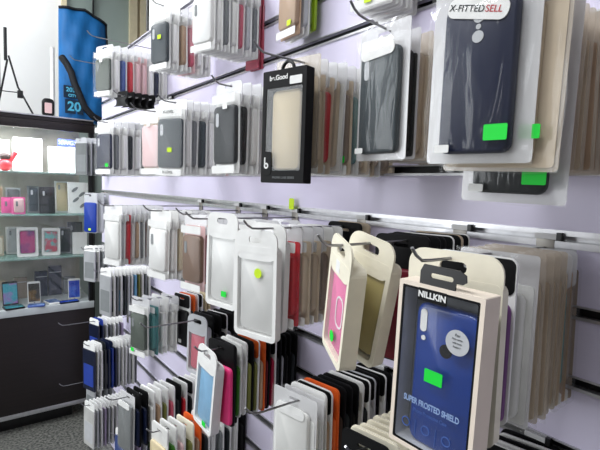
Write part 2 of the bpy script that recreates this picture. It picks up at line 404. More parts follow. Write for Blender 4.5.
stack(0, .43, .64, .68, -8, 'top row, right of dark sleeves', [(B,'purple',dict(back='purple')), (B,'maroon')])
# ---- second row
stack(1, 1.78, .445, .62, -25, 'second row, leftmost stack', [
  (B,'navy',dict(s='g',sz=-.155,sy=-.025)), (B,'grey'), (B,'white'), (B,'charcoal'), (B,'milk'), (B,'black',dict(s='y',sz=-.16)), (B,'black'), (B,'white')])
stack(1, 1.385, .48, .56, -18, 'second row, between navy and grey', [(B,'palepink',dict(back='beige',cam=None,s='w',sz=-.04)), (B,'sand',dict(back='gold')), (B,'palepink'), (B,'lime')])
stack(1, 1.19, .465, .60, -23, 'second row, grey case stack', [
  (B,'slate',dict(W=.1,H=.205,s='y',sy=-.006,sz=-.125,print='X-LEVEL',cam='pill')), (B,'milk',dict(s='g',sz=-.17)), (B,'grey'), (B,'slate'), (B,'white'), (B,'grey'), (B,'palepink',dict(back='palepink'))])
stack(1, .90, .475, .62, -8, 'second row, dark grey stack', [
  (B,'charcoal',dict(s='w',sz=-.045,sy=-.01,foot='white')), (B,'black'), (B,'milk'), (B,'white',dict(solid=1)), (B,'palepink'), (B,'rose',dict(back='palepink')), (B,'milk')])
def black_window_box():
    r = empty('window_box', (.450, .634, 1.707), (0, 0, R(13)))
    W, H, T = .096, .188, .02; top = -.012; cz = top-H/2
    ww, wh = W-.016, H-.05; wz = cz-.004
    link('frame', mesh(plate_bm([rr(W, H, .0015, 1, 0, cz), rr(ww, wh, .002, 1, 0, wz)], -T/2, T/2), 'frame'), card('black'), r)
    link('back_panel', mesh(plate_bm([rr(ww, wh, .002, 1, 0, wz)], T/2-.003, T/2-.001), 'back_panel'), card('charcoal'), r)
    put_case(r, .064, wh-.004, .009, .001, wz-.001, 'khaki', None)
    link('window_film', mesh(plate_bm([rr(ww, wh, .002, 1, 0, wz)], -T/2+.001, -T/2+.0014), 'window_film'), CLEAR, r)
    lp = [(0, .013*math.cos(a), -.012+.0145*math.sin(a)) for a in [PI*i/10 for i in range(11)]]
    link('hang_loop', mesh(tube(lp, .003), 'hang_loop', 60), BLACKP, r)
    link('brand_wording', text_mesh('be.Good', .0115, bold=.0003), card('white'), r, (-T/2-.0004, .012, top-.013))
    sticker(r, -T/2, -.026, top-.020, 'w', .026, .013, 'white_label')
    lg = link('corner_logo_patch', mesh(plate_bm([rr(.022, .04, .006)], -.0006, 0), 'corner_logo_patch'), card('black'), r, (-T/2, .035, cz-H/2+.033))
    link('logo_mark', mesh(plate_bm([circ(0, 0, .0052, n=20), circ(0, 0, .0024, n=14)], -.0012, -.0007), 'ring'), card('white'), lg, (0, 0, -.004))
    link('logo_stroke', mesh(plate_bm([rr(.0026, .013, .001, 2)], -.0012, -.0007), 'stroke'), card('white'), lg, (0, .0035, .004))
    link('footer_wording', text_mesh('PHONE CASE SERIES', .0055), card('grey'), r, (-T/2-.0004, -.004, cz-H/2+.009))
    tag(r, 'black window box with cream phone case, hanging by a black loop in second row', 'phone case', 'window boxes')
black_window_box()
stack(1, .655, .478, .675, -12, 'second row, behind black window box', [
  (G,'milk',dict(card='beige',H=.195)), (B,'beige',dict(back='beige')), (B,'red',dict(s='g',sz=-.165,sy=-.03,back='beige')), (G,'beige',dict(card='milk')), (B,'taupe',dict(back='beige',s='g',sz=-.16,sy=-.03)),
  (B,'teal',dict(back='milk')), (G,'beige',dict(card='beige')), (B,'taupe',dict(back='beige')), (B,'beige'), (G,'taupe',dict(card='beige'))])
stack(1, .50, .53, .68, 2, 'second row, crinkled bag stack', z=1.735, items=[
  (G,'slate',dict(W=.108,H=.212,seed=3,lab=1,T=.016,cw=.080,ch=.160,htilt=-.05,cam='pill',dz=.008,top=.016,label='slate grey phone case in crinkled clear bag, second row, right of black window box')),
  (G,'black',dict(card='black',W=.1)), (G,'beige',dict(card='beige',seed=2)), (G,'beige',dict(card='beige')), (G,'taupe',dict(card='milk',seed=2)), (G,'beige',dict(card='beige')), (G,'milk',dict(card='beige'))])
stack(1, .285, .440, .68, -4, 'second row, far right stack', [
  (G,'navy',dict(W=.120,H=.237,top=.045,seed=5,lab=1,s='g',sy=-.027,sz=-.160,sw=.024,sh=.016,T=.017,cw=.078,ch=.157,htilt=.24,print='X-FITTED',print2='SELL',dz=.009,dy=-.008,label='large dark navy phone case in clear bag with green sticker, nearest, upper right')),
  (G,'beige',dict(card='beige',W=.128,H=.205,dy=-.026,s='g',sy=-.036,sz=-.15,T=.009,dx=-.004,label='beige bag with small green sticker, between the navy and charcoal bags')),
  (G,'charcoal',dict(W=.118,H=.23,seed=6,lab=1,s='g',sy=-.03,sz=-.185,sw=.024,sh=.018,cw=.08,ch=.13,dz=-.008,dy=-.03,label='charcoal phone case in clear bag hanging lower behind the large navy case')),
  (G,'beige',dict(card='beige',s='g')), (G,'beige',dict(card='beige',seed=2)), (G,'milk',dict(card='beige')), (G,'beige',dict(card='beige',seed=2)), (G,'beige',dict(card='tan')), (G,'tan',dict(card='beige')),
  (G,'beige',dict(card='tan',s='g',seed=2)), (G,'brown',dict(card='tan')), (G,'tan',dict(card='beige',seed=2)), (G,'brown',dict(card='tan'))])
stack(1, 1.75, .50, .60, -20, 'between top and second rows', [(K,'black',dict(H=.03,W=.06,rim='black',label='small black hang tag, %s of five, between top left and second row stacks' % q)) for q in ('front', 'second', 'third', 'fourth', 'last')], z=1.815, group='small black hang tags')
hook(1, 1.75, .47, 'above the navy case stack, holding small black tags', z=1.815)
# ---- third row, below the rail
stack(2, 1.47, .392, .52, -18, 'below rail, leftmost stack', [
  (B,'milk',dict(cam=None)), (B,'silver'), (B,'red',dict(back='red',H=.185)), (B,'milk'), (B,'tan'), (B,'grey'), (B,'brown'), (B,'beige'), (B,'teal',dict(back='teal')), (B,'teal')])
stack(2, 1.21, .445, .56, -16, 'below rail, white stack at left', [
  (B,'white',dict(solid=1)), (B,'white',dict(solid=1)), (B,'sand'), (B,'white',dict(solid=1)), (B,'gold',dict(back='milk')), (B,'milk',dict(s='y')), (B,'white',dict(solid=1))])
stack(2, 1.04, .465, .62, -12, 'below rail, behind green-stickered box', [
  (B,'brown',dict(back='palepink')), (B,'rose',dict(back='orange')), (B,'beige',dict(back='beige')), (B,'black',dict(back='charcoal')), (B,'beige'), (B,'crimson'), (B,'grey'), (B,'milk')])
stack(2, .87, .462, .50, -13, 'below rail, green-stickered stack', [
  (W_,'milk',dict(rim='white',back='white',H=.205,W=.098,T=.013,s='g',sy=-.012,sz=-.158,dz=.008)), (B,'white',dict(solid=1,cam=None))], jit=.5)
stack(2, .85, .545, .60, -10, 'below rail, dark pair behind white', [(B,'charcoal',dict(back='charcoal')), (B,'grey')])
stack(2, .70, .44, .59, -15, 'below rail, yellow-dotted stack', [
  (W_,'milk',dict(rim='white',back='white',W=.104,H=.2,T=.014,dz=-.012,dot=1,label='off-white case in white window frame with round yellow sticker, below rail')), (W_,'milk',dict(rim='white',back='white',T=.014)), (B,'red',dict(back='red')), (B,'beige',dict(back='beige')), (B,'beige',dict(back='beige')), (B,'taupe',dict(back='beige',solid=1)), (B,'taupe',dict(solid=1))], jit=.5)
stack(2, .68, .632, .655, -8, 'below rail, left of pink case', [(K,'black',dict(rim='black',W=.085,T=.014)), (K,'beige',dict(rim='beige',head='beige',T=.012))])
stack(2, .448, .430, .475, 24, 'below rail, tilted cream frames', [
  (W_,'pink',dict(roll=11,W=.088,H=.18,s='G',art=1,yaw=0,T=.024,label='pink phone case in tilted cream window frame with round green sticker, below rail')),
  (W_,'gold',dict(roll=11,W=.092,H=.185,yaw=22,dx=.004,dz=.002,label='gold phone case in tilted cream frame, behind the pink one'))], jit=0)
stack(2, .455, .545, .655, -12, 'below rail, behind pink frame', [
  (K,'maroon',dict(H=.2,W=.094,T=.013,rim='black')), (K,'maroon',dict(H=.2,W=.094,T=.012,rim='black')), (K,'rose',dict(H=.2,W=.094)), (K,'darkbrown',dict(H=.2,W=.094)), (K,'maroon',dict(H=.195,W=.094)), (K,'taupe',dict(head='beige',H=.195)), (K,'darkbrown')])
def blue_window_box():
    r = empty('window_box', (.425, .288, 1.411), (R(1.3), 0, R(2)))
    W, H, T = .105, .193, .03; top = -.012; cz = top-H/2
    wht = card('white'); WARM = mat('warm_white_carton', (240,226,210), .55, 0, .03)
    ww, wh = W-.010, H-.010
    link('carton', mesh(plate_bm([rr(W, H, .001, 1, 0, cz), rr(ww, wh, .001, 1, 0, cz)], -T/2, T/2), 'carton'), WARM, r)
    link('window_edge', mesh(plate_bm([rr(ww-.0002, wh-.0002, .001, 1, 0, cz), rr(ww-.005, wh-.005, .002, 2, 0, cz)], -T/2+.0004, -T/2+.0014), 'window_edge'), card('black'), r)
    link('back_panel', mesh(plate_bm([rr(ww-.001, wh-.001, .001, 1, 0, cz)], T/2-.003, T/2-.001), 'back_panel'), card('grey'), r)
    inner = mesh(plate_bm([rr(ww-.0006, wh-.0006, .001, 1, 0, cz), rr(ww-.004, wh-.004, .001, 1, 0, cz)], -T/2+.002, T/2-.004), 'tray')
    link('tray', inner, card('silver'), r)
    bm = mat('blue_frosted_plastic', (0,54,140), .34, 0, .05, coat=.3)
    c = link('phone_case', mesh(loft([(-.005,.070,.155,.009,0,0),(-.0035,.0755,.1605,.0115,0,0),(-.001,.078,.163,.012,0,0),(.005,.078,.163,.012,0,0)]), 'phone_case', 40), bm, r, (-.001, -.006, cz-.008))
    link('camera_cutout', mesh(plate_bm([rr(.0085, .026, .0042)], -.0008, 0), 'camera_cutout'), wht, c, (-.005, .028, .062))
    link('flash_hole', mesh(plate_bm([circ(0, 0, .0028)], -.0008, 0), 'flash_hole'), wht, c, (-.005, .027, .042))
    fs = link('finger_cutout', mesh(plate_bm([circ(0, 0, .0075, n=24)], -.0006, 0), 'finger_cutout'), card('black'), c, (-.005, -.002, .035))
    lb = link('round_sticker', mesh(plate_bm([circ(0, 0, .0135, n=32)], -.0006, 0), 'round_sticker'), card('silver'), r, (-T/2+.0002, -.026, cz+.044))
    for k, (s, sz) in enumerate((('For', .0042), ('Mate series', .0026), ('with inner', .0026), ('Redmi 7', .0026))):
        link('sticker_wording', text_mesh(s, sz), card('grey'), lb, (-.001, 0, .008-k*.0042))
    link('window_film', mesh(plate_bm([rr(ww-.006, wh-.006, .001, 1, 0, cz)], -T/2+.0008, -T/2+.0011), 'window_film'), clear('window_pane_film', (200,205,215), .015, .06, edge=.15, gl=.6), r)
    link('price_sticker', mesh(plate_bm([rr(.0225, .0145, .0006, 1)], -.0006, 0), 'price_sticker'), SGREEN, r, (-T/2+.0002, -.001, cz-.003))
    nb = link('brand_label', mesh(plate_bm([rr(.036, .014, .0008, 1)], -.0006, 0), 'brand_label'), card('black'), r, (-T/2+.0002, .008, top-.0115))
    link('brand_wording', text_mesh('NILLKIN', .0095, bold=.0003), wht, nb, (-.001, 0, 0))
    pr = mat('pale_blue_print', (150,175,215), .5)
    link('title_wording', text_mesh('SUPER FROSTED SHIELD', .0094, bold=.0002, sx=.7), pr, r, (-T/2+.0002, 0, cz-.038))
    link('subtitle_wording', text_mesh('Phone Protective Case', .0062, sx=.75), mat('blue_print', (70,100,170), .5), r, (-T/2+.0002, 0, cz-.048))
    ic = mat('blue_print', (70,100,170), .5)
    for k, y in enumerate((.03, .004, -.022)):
        bmi = plate_bm([circ(y, cz-.066, .0055, n=20), circ(y, cz-.066, .0045, n=16)], -T/2-.0002, -T/2+.0006)
        link('feature_icon', mesh(bmi, 'feature_icon'), ic, r)
    for y in (.017, -.009): link('divider_line', mesh(plate_bm([rr(.0006, .02, .0002, 1, y, cz-.068)], -T/2-.0002, -T/2+.0006), 'divider_line'), ic, r)
    hg = plate_bm([[(.026,-.014),(.026,.002),(.022,.010),(-.022,.010),(-.029,.006),(-.030,-.001),(-.026,-.004),(-.018,-.004),(-.018,-.014)], rr(.028,.0055,.0025,3,-.001,-.001)], -T/2+.001, -T/2+.003)
    link('hang_tab', mesh(hg, 'hang_tab'), BLACKP, r)
    tag(r, 'white window box with blue phone case, bright green sticker and black hang tab', 'phone case', 'window boxes')
blue_window_box()
stack(2, .307, .462, .502, -5, 'below rail, right behind blue box', [
  (W_,'gold',dict(W=.118,H=.212,dx=0,T=.014,yaw=0,label='large cream hang frame with gold case, directly behind the blue boxed case')),
  (K,'purple',dict(W=.104,H=.2,T=.013,yaw=0,roll=0,rim='white',tip='g',dz=-.006,label='purple case on card with black top, second behind the blue box'))], jit=0)
stack(2, .30, .535, .68, -5, 'below rail, stack behind blue box', Hd=.216, items=[
  (G,'milk',dict(card='milk')), (G,'beige',dict(card='beige')), (G,'tan',dict(card='beige')), (G,'beige',dict(card='beige',seed=2)), (G,'beige',dict(card='beige')),
  (B,'tan',dict(back='beige')), (B,'teal',dict(back='tan')), (B,'taupe',dict(back='taupe',s='y',sz=-.03))])
# ---- fourth row
stack(3, 1.97, .50, .66, -14, 'fourth row, leftmost stack', [
  (F,'silver'), (F,'milk',dict(panel='charcoal')), (F,'grey'), (F,'white',dict(panel='sky')), (F,'charcoal'), (F,'silver'), (F,'milk'), (F,'sky',dict(panel='midblue')), (F,'olive',dict(head='white')), (F,'milk'), (F,'grey'), (F,'white')])
stack(3, 1.44, .465, .56, -16, 'fourth row, teal box stack', [
  (B,'greygreen',dict(s='g',sz=-.16,sy=.02)), (B,'teal',dict(back='teal')), (B,'white',dict(solid=1)), (B,'milk')])
stack(3, 1.40, .592, .66, -14, 'fourth row, orange-dotted stack', [
  (K,'black',dict(tip='w')), (K,'charcoal',dict(head='orange')), (K,'silver',dict(head='white')), (K,'black'), (K,'grey',dict(head='sand',rim='sand')), (K,'sand',dict(head='sand',rim='sand'))])
stack(3, 1.15, .53, .67, -14, 'fourth row, pink-lime stack', [
  (W_,'rose',dict(W=.08,H=.17,rim='silver',back='palepink',dx=.008)), (K,'lime',dict(head='black')), (K,'black'), (K,'charcoal'), (K,'silver'), (K,'black'), (K,'charcoal'), (K,'black',dict(rim='black'))])
stack(3, .92, .462, .665, -6, 'fourth row, green-orange stack', [
  (W_,'sky',dict(rim='white',back='lime',W=.088,H=.2,roll=7,yaw=-4,s='g',sz=-.168,sy=-.01,T=.022,dz=-.008,label='sky blue case in tilted white window frame, front of the fourth row')),
  (K,'hotpink',dict(W=.095,H=.19,dx=.006,tip='g',rim='black',yaw=5,T=.013,label='hot pink case on black card, right behind the tilted white frame')),
  (K,'green',dict(head='black')), (K,'green',dict(head='white',rim='milk')), (K,'milk',dict(head='white')), (K,'olive',dict(head='black')), (K,'olive',dict(head='orange',rim='white')), (K,'tan',dict(head='orange')), (K,'maroon'), (K,'crimson'),
  (K,'charcoal'), (K,'silver'), (K,'black',dict(rim='black')), (K,'charcoal')])
stack(3, .613, .468, .665, -9, 'fourth row, long-tip hook', [
  (G,'milk',dict(card='white',W=.108,H=.195,seed=4,T=.012,head='white',cam=None,label='white case in open clear bag, front of fourth row')),
  (G,'white',dict(card='white',W=.1)), (K,'milk',dict(head='white')), (K,'tan',dict(head='black')), (K,'orange',dict(head='orange',rim='orange')), (K,'darkbrown',dict(rim='black')), (K,'charcoal',dict(rim='black')), (K,'black',dict(rim='black')),
  (K,'milk',dict(head='white',rim='white')), (K,'charcoal'), (K,'silver',dict(rim='silver')), (K,'charcoal'), (K,'milk'), (K,'black')], dz=.004)
stack(3, .44, .47, .64, -10, 'fourth row, under the blue box', [
  (K,'charcoal',dict(rim='black')), (K,'sand',dict(head='cream',rim='cream',T=.013)), (K,'cream',dict(head='cream',rim='cream')), (K,'black',dict(head='cream')), (K,'sand',dict(head='cream',rim='cream')), (K,'cream',dict(head='cream',rim='cream')), (K,'gold',dict(head='cream')), (K,'cream',dict(head='cream')), (K,'beige',dict(head='cream')), (K,'sand',dict(head='white')), (K,'cream',dict(head='white'))])
stack(3, .30, .62, .675, -10, 'fourth row, lower right corner', [(K,'black'), (K,'silver',dict(head='white')), (K,'sky',dict(head='black')), (K,'black',dict(head='white')), (K,'charcoal')])
# ---- fifth row
stack(4, 2.30, .53, .64, -18, 'fifth row, leftmost stack', [(F,'navy',dict(panel='blue')), (F,'navy',dict(head='blue')), (F,'silver'), (F,'grey'), (F,'white'), (F,'silver'), (F,'lilac')])
stack(4, 1.96, .432, .60, -18, 'fifth row, second stack', [
  (F,'navy',dict(panel='blue')), (F,'milk'), (F,'white',dict(panel='navy')), (F,'charcoal',dict(head='charcoal')), (F,'navy',dict(head='navy')), (F,'blue',dict(head='navy')), (F,'navy',dict(panel='blue')), (F,'silver'), (F,'milk'), (F,'white'), (F,'silver'), (F,'milk'), (F,'grey')])
stack(4, 1.42, .42, .68, -12, 'fifth row, white tops', [
  (G,'grey',dict(card='milk',W=.09)), (K,'navy',dict(rim='black')), (K,'navy',dict(head='black')), (K,'milk',dict(head='white')), (K,'tan',dict(head='white')), (K,'olive',dict(head='white')), (K,'rose',dict(head='white')), (K,'charcoal',dict(head='black')), (K,'red',dict(head='white')),
  (K,'black',dict(head='black')), (K,'milk',dict(head='white')), (K,'grey',dict(head='white')), (K,'silver',dict(head='white'))])
stack(4, 1.17, .435, .67, -10, 'fifth row, pale greens', [
  (K,'sand',dict(head='milk')), (K,'green',dict(head='milk')), (K,'palepink',dict(head='milk')), (K,'olive',dict(head='cream',rim='cream')), (K,'tan',dict(head='orange',rim='orange')), (K,'charcoal',dict(head='white')), (B,'white',dict(solid=1,T=.013)), (K,'grey',dict(head='white')), (K,'charcoal',dict(head='white')), (K,'milk',dict(head='black')), (K,'black')])
# ---- lowest row
stack(5, 2.32, .52, .60, -15, 'lowest row, leftmost stack', [(F,'silver'), (F,'milk'), (F,'grey'), (F,'silver')])
stack(5, 2.06, .455, .66, -14, 'lowest row, long white stack', [
  (F,'milk',dict(panel='silver')), (F,'silver'), (F,'white'), (F,'lilac'), (F,'silver'), (F,'milk'), (F,'white'), (F,'silver'), (F,'grey'), (F,'milk'), (F,'silver'), (F,'white'), (F,'milk'), (F,'silver')])
stack(5, 1.75, .50, .60, -14, 'lowest row, beside white stack', [(F,'midblue',dict(panel='navy')), (F,'milk'), (F,'lilac'), (F,'silver'), (F,'green')])

# ------------------------------------------------------------------ room
WALL = mat('lavender_slatwall_laminate', (218,212,234), .38, 0, .02, 3, spec=.4)
Y0, Y1 = -.6, 2.80
bm = bmesh.new()
for k in range(0, 21):
    zc = .14+.1*k; z0 = zc+.0085; z1 = zc+.1-.0085
    if k == 20: z1 = z0+.006
    box(bm, WALLX, WALLX+.018, Y0, Y1, z0, z1)
box(bm, WALLX, WALLX+.018, Y0, Y1, 0, .14-.0085)
box(bm, WALLX+.018, WALLX+.03, Y0, Y1, 0, 2.155)
tag(link('wall_right', mesh(bm, 'wall_right'), WALL), kind='structure')
for k in range(0, 21):
    zc = .14+.1*k
    w_ = .0045 if k == 13 else .0015
    bm = box(bmesh.new(), WALLX-.0015, WALLX+.0125, Y0, Y1, zc-.0085, zc-.0065)
    box(bm, WALLX-.003, WALLX-.0002, Y0, Y1, zc-.0085-w_, zc-.0065+w_*.7)
    box(bm, WALLX-.003, WALLX-.0002, Y0, Y1, zc+.0080-w_*.7, zc+.0080+w_)
    tag(link('trim_%d' % (k+1), mesh(bm, 'trim'), ALU), kind='structure')
    tag(link('trim_%d' % (k+41), mesh(box(bmesh.new(), WALLX+.0125, WALLX+.0178, Y0, Y1, zc-.0085, zc+.0085), 'trim'), BLACKP if k != 13 else ALU), kind='structure')  # groove backs coloured black for the shade inside; eye-level one stays aluminium
WHITE = mat('white_wall_paint', (240,240,238), .6, 0, .02, 4)
tag(link('wall_upper', mesh(box(bmesh.new(), WALLX+.004, WALLX+.06, Y0, 2.03, 2.158, 3.2), 'w'), WHITE), kind='structure')
tag(link('trim_30', mesh(box(bmesh.new(), WALLX-.004, WALLX+.064, 2.03, 2.045, 2.158, 3.2), 't'), BLACKP), kind='structure')

def floor_mat():
    m = bpy.data.materials.new('speckled_grey_floor'); m.use_nodes = True; nt = m.node_tree; b = nt.nodes['Principled BSDF']
    tc = nt.nodes.new('ShaderNodeTexCoord'); n = nt.nodes.new('ShaderNodeTexNoise'); n.inputs['Scale'].default_value = 75; n.inputs['Detail'].default_value = 6
    r = nt.nodes.new('ShaderNodeValToRGB'); r.color_ramp.elements[0].position = .38; r.color_ramp.elements[1].position = .62
    r.color_ramp.elements[0].color = lin((52,54,52))+(1,); r.color_ramp.elements[1].color = lin((120,120,114))+(1,)
    nt.links.new(tc.outputs['Object'], n.inputs['Vector']); nt.links.new(n.outputs['Fac'], r.inputs['Fac']); nt.links.new(r.outputs['Color'], b.inputs['Base Color'])
    b.inputs['Roughness'].default_value = .45
    return m
tag(link('floor', mesh(box(bmesh.new(), -2.6, 2.2, -1.6, 4.6, -.05, 0), 'floor'), floor_mat()), kind='structure')
tag(link('ceiling', mesh(box(bmesh.new(), -2.6, 2.2, -1.6, 4.6, 3.2, 3.25), 'ceiling'), WHITE), kind='structure')

# far wall with a framed glass door, seen above the cabinet
FY = 4.05
bm = bmesh.new()
box(bm, -2.6, .70, FY, FY+.1, 0, 3.2); box(bm, 1.38, 2.2, FY, FY+.1, 0, 3.2); box(bm, .70, 1.38, FY, FY+.1, 3.1, 3.2)
tag(link('wall_back', mesh(bm, 'wall_back'), WHITE), kind='structure')
CREAMF = mat('cream_door_frame', (226,214,180), .5, 0, .04)
d1 = empty('door_1', (1.04, FY, 0)); tag(d1, kind='structure')
bm = bmesh.new()
for y0, y1 in ((.70, .735), (1.215, 1.275), (1.30, 1.38)): box(bm, y0, y1, FY-.03, FY+.06, 0, 3.1)
box(bm, .70, 1.38, FY-.03, FY+.06, 3.05, 3.1); box(bm, .70, 1.38, FY-.03, FY+.06, 0, .2)
me = mesh(bm, 'door_frame'); me.transform(Matrix.Translation((-1.04, -FY, 0)))
link('door_frame', me, CREAMF, d1)
bm = box(bmesh.new(), -.305, .175, .01, .016, .2, 3.05)
link('frosted_pane', mesh(bm, 'p'), mat('frosted_door_glass', (158,172,166), .25, 0, .12, 1.6), d1)
bm = box(bmesh.new(), -.113, -.105, -.02, .009, .2, 3.05)
link('glazing_bar', mesh(bm, 'p'), BLACKP, d1)

# ------------------------------------------------------------------ glass display cabinet
CX0, CX1, CY0, CY1 = -.85, .70, 3.04, 3.46
WENGE = mat('dark_wenge_veneer', (34,26,26), .45, 0, .25, 6)
def wenge():
    m = bpy.data.materials.new('wenge_grain'); m.use_nodes = True; nt = m.node_tree; b = nt.nodes['Principled BSDF']
    tc = nt.nodes.new('ShaderNodeTexCoord'); mp = nt.nodes.new('ShaderNodeMapping'); mp.inputs['Scale'].default_value = (2, 2, 45)
    n = nt.nodes.new('ShaderNodeTexNoise'); n.inputs['Scale'].default_value = 2.2; n.inputs['Detail'].default_value = 6
    r = nt.nodes.new('ShaderNodeValToRGB'); r.color_ramp.elements[0].color = lin((16,12,13))+(1,); r.color_ramp.elements[1].color = lin((38,29,29))+(1,)
    nt.links.new(tc.outputs['Object'], mp.inputs[0]); nt.links.new(mp.outputs[0], n.inputs['Vector']); nt.links.new(n.outputs['Fac'], r.inputs['Fac'])
    nt.links.new(r.outputs['Color'], b.inputs['Base Color']); b.inputs['Roughness'].default_value = .4
    return m
WG = wenge()
cab = empty('display_cabinet', ((CX0+CX1)/2, (CY0+CY1)/2, 0)); ox, oy = (CX0+CX1)/2, (CY0+CY1)/2
def cpart(name, m, *b_, bev=.002):
    x0, x1, y0, y1, z0, z1 = b_
    return link(name, mesh(bevelbox(x0-ox, x1-ox, y0-oy, y1-oy, z0, z1, bev), name, 30), m, cab)
cpart('base_cupboard', WG, CX0, CX1, CY0, CY1, .115, .70)
cpart('kick_board', BLACKP, CX0+.03, CX1-.12, CY0+.06, CY1, .0, .09)
cpart('metal_strip', ALU, CX0, CX1, CY0-.004, CY1, .09, .115)
cpart('display_floor', mat('white_counter', (190,196,198), .35), CX0, CX1, CY0-.005, CY1, .70, .742)
cpart('top_board', WG, CX0, CX1+.0, CY0-.005, CY1, 1.838, 1.86)
cpart('front_valance', WG, CX0, CX1, CY0-.005, CY0+.017, 1.79, 1.837)
cpart('top_trim', ALU, CX0, CX1, CY0-.012, CY1+.005, 1.861, 1.869)
cpart('back_panel', mat('cabinet_back', (186,180,168), .5, 0, .25, 7), CX0, CX1, CY1-.012, CY1-.002, .742, 1.836)
cpart('side_post', BLACKP, CX1-.028, CX1-.002, CY0-.002, CY0+.03, .742, 1.79)
for z in (1.03, 1.29, 1.54):
    cpart('glass_shelf', GLASSEDGE, CX0+.004, CX1-.03, CY0+.03, CY1-.014, z-.008, z, bev=.001)
cpart('glass_front', GLASS, CX0+.004, CX1-.03, CY0+.020, CY0+.025, .743, 1.785, bev=.001)
tag(cab, 'glass display cabinet on dark wood base, full of phones, at the far left', 'display cabinet')
# strip light inside the cabinet head
lt = empty('cabinet_light', (.1, 3.095, 1.829))
link('light_housing', mesh(bevelbox(-.75, .5, -.018, .018, -.001, .008), 'h', 30), card('white'), lt)
em = bpy.data.materials.new('lit_tube'); em.use_nodes = True; em.node_tree.nodes['Principled BSDF'].inputs['Emission Color'].default_value = (.92,.96,1,1); em.node_tree.nodes['Principled BSDF'].inputs['Emission Strength'].default_value = 5
link('lit_tube', mesh(tube([(-.73, 0, -.008), (.48, 0, -.008)], .0045), 't', 60), em, lt)
ld = bpy.data.lights.new('strip_glow', 'AREA'); ld.shape = 'RECTANGLE'; ld.size = 1.2; ld.size_y = .05; ld.energy = 15; ld.color = (.93,.97,1)
lo = bpy.data.objects.new('strip_glow', ld); C.objects.link(lo); lo.parent = lt; lo.location = (-.1, 0, -.02)
tag(lt, 'lit white strip light under the top board inside glass cabinet', 'light')

# items face -Y: build with front towards -x then turn by 90 degrees
FACE = PI/2
def std(name, x, y, z, label, cat, rot=0, lean=0, group=None):
    r = empty(name, (x, y, z), (0, R(lean), FACE+R(rot))); tag(r, label, cat, group); return r
def phone(x, y, z, body, screen, label, h=.135, w=.068, rot=0, lean=12, name='mobile_phone', group='phones in the glass cabinet'):
    r = std(name, x, y, z, label, 'phone', rot, lean, group)
    link('phone_body', mesh(slab(w, h, .009, .009, 0, 0, h/2, .0015), 'b', 40), pal(body), r)
    link('screen', mesh(plate_bm([rr(w-.008, h-.026, .001, 1, 0, h/2)], -.0051, -.0044), 's'), screen, r)
    link('home_button', mesh(plate_bm([circ(0, .0065, .0035)], -.0051, -.0044), 'hb'), pal('grey'), r)
    return r
def screen_mat(name, a, b_, s=14):
    m = bpy.data.materials.new(name); m.use_nodes = True; nt = m.node_tree; b = nt.nodes['Principled BSDF']
    tc = nt.nodes.new('ShaderNodeTexCoord'); n = nt.nodes.new('ShaderNodeTexNoise'); n.inputs['Scale'].default_value = s; n.inputs['Detail'].default_value = 1
    r = nt.nodes.new('ShaderNodeValToRGB'); r.color_ramp.elements[0].position = .42; r.color_ramp.elements[1].position = .58
    r.color_ramp.elements[0].color = lin(a)+(1,); r.color_ramp.elements[1].color = lin(b_)+(1,)
    nt.links.new(tc.outputs['Object'], n.inputs['Vector']); nt.links.new(n.outputs['Fac'], r.inputs['Fac']); nt.links.new(r.outputs['Color'], b.inputs['Base Color'])
    b.inputs['Roughness'].default_value = .15; return m
SC = dict(cp=screen_mat('cyan_violet_screen', (70,170,190), (180,110,200)), br=screen_mat('amber_dark_screen', (40,32,28), (150,110,50)), bl=screen_mat('blue_screen', (20,60,190), (60,120,230)),
  pk=screen_mat('pink_screen', (190,70,130), (120,60,130)), mc=screen_mat('mixed_screen', (200,90,110), (120,190,190), 30), tl=screen_mat('teal_screen', (30,120,125), (60,150,160)), st=screen_mat('flat_blue_screen', (70,100,160), (130,160,210), 40))

P = lambda k: pal(k)
tag(phone(.261, 3.14, .743, 'charcoal', SC['cp'], 'dark phone with cyan and violet screen, leftmost on cabinet floor', .145, .08, 6), group='phones in the glass cabinet')
phone(.382, 3.13, .743, 'white', SC['br'], 'white phone with dark amber screen on cabinet floor')
phone(.604, 3.13, .743, 'white', SC['bl'], 'white phone with bright blue screen on cabinet floor', .132, .07, -6)
def flat(x, y, z, body, scr, label, w=.075, l=.12, rot=0):
    r = empty('mobile_phone', (x, y, z), (0, 0, R(rot))); tag(r, label, 'phone', 'phones lying on the cabinet floor')
    me = mesh(slab(l, w, .009, .009, 0, 0, 0, .0015), 'b', 40); me.transform(Matrix.Rotation(PI/2, 4, 'Y')); me.transform(Matrix.Translation((0, 0, .0045)))
    link('phone_body', me, pal(body), r)
    link('screen', mesh(bevelbox(-w/2+.004, w/2-.004, -l/2+.012, l/2-.012, .0088, .0094, .0002), 's'), scr, r)
flat(.478, 3.115, .743, 'white', SC['st'], 'white phone lying flat with blue screen, between the standing phones', rot=12)
flat(.27, 3.08, .743, 'black', SC['tl'], 'dark tablet lying flat with teal screen, front left of cabinet floor', .1, .09, 8)
flat(.385, 3.068, .743, 'midblue', SC['st'], 'blue-screened phone lying flat in front of amber-screened phone', .09, .07, -10)
flat(.56, 3.07, .743, 'navy', SC['bl'], 'navy phone lying flat in front of bright blue phone', .11, .06, 4)
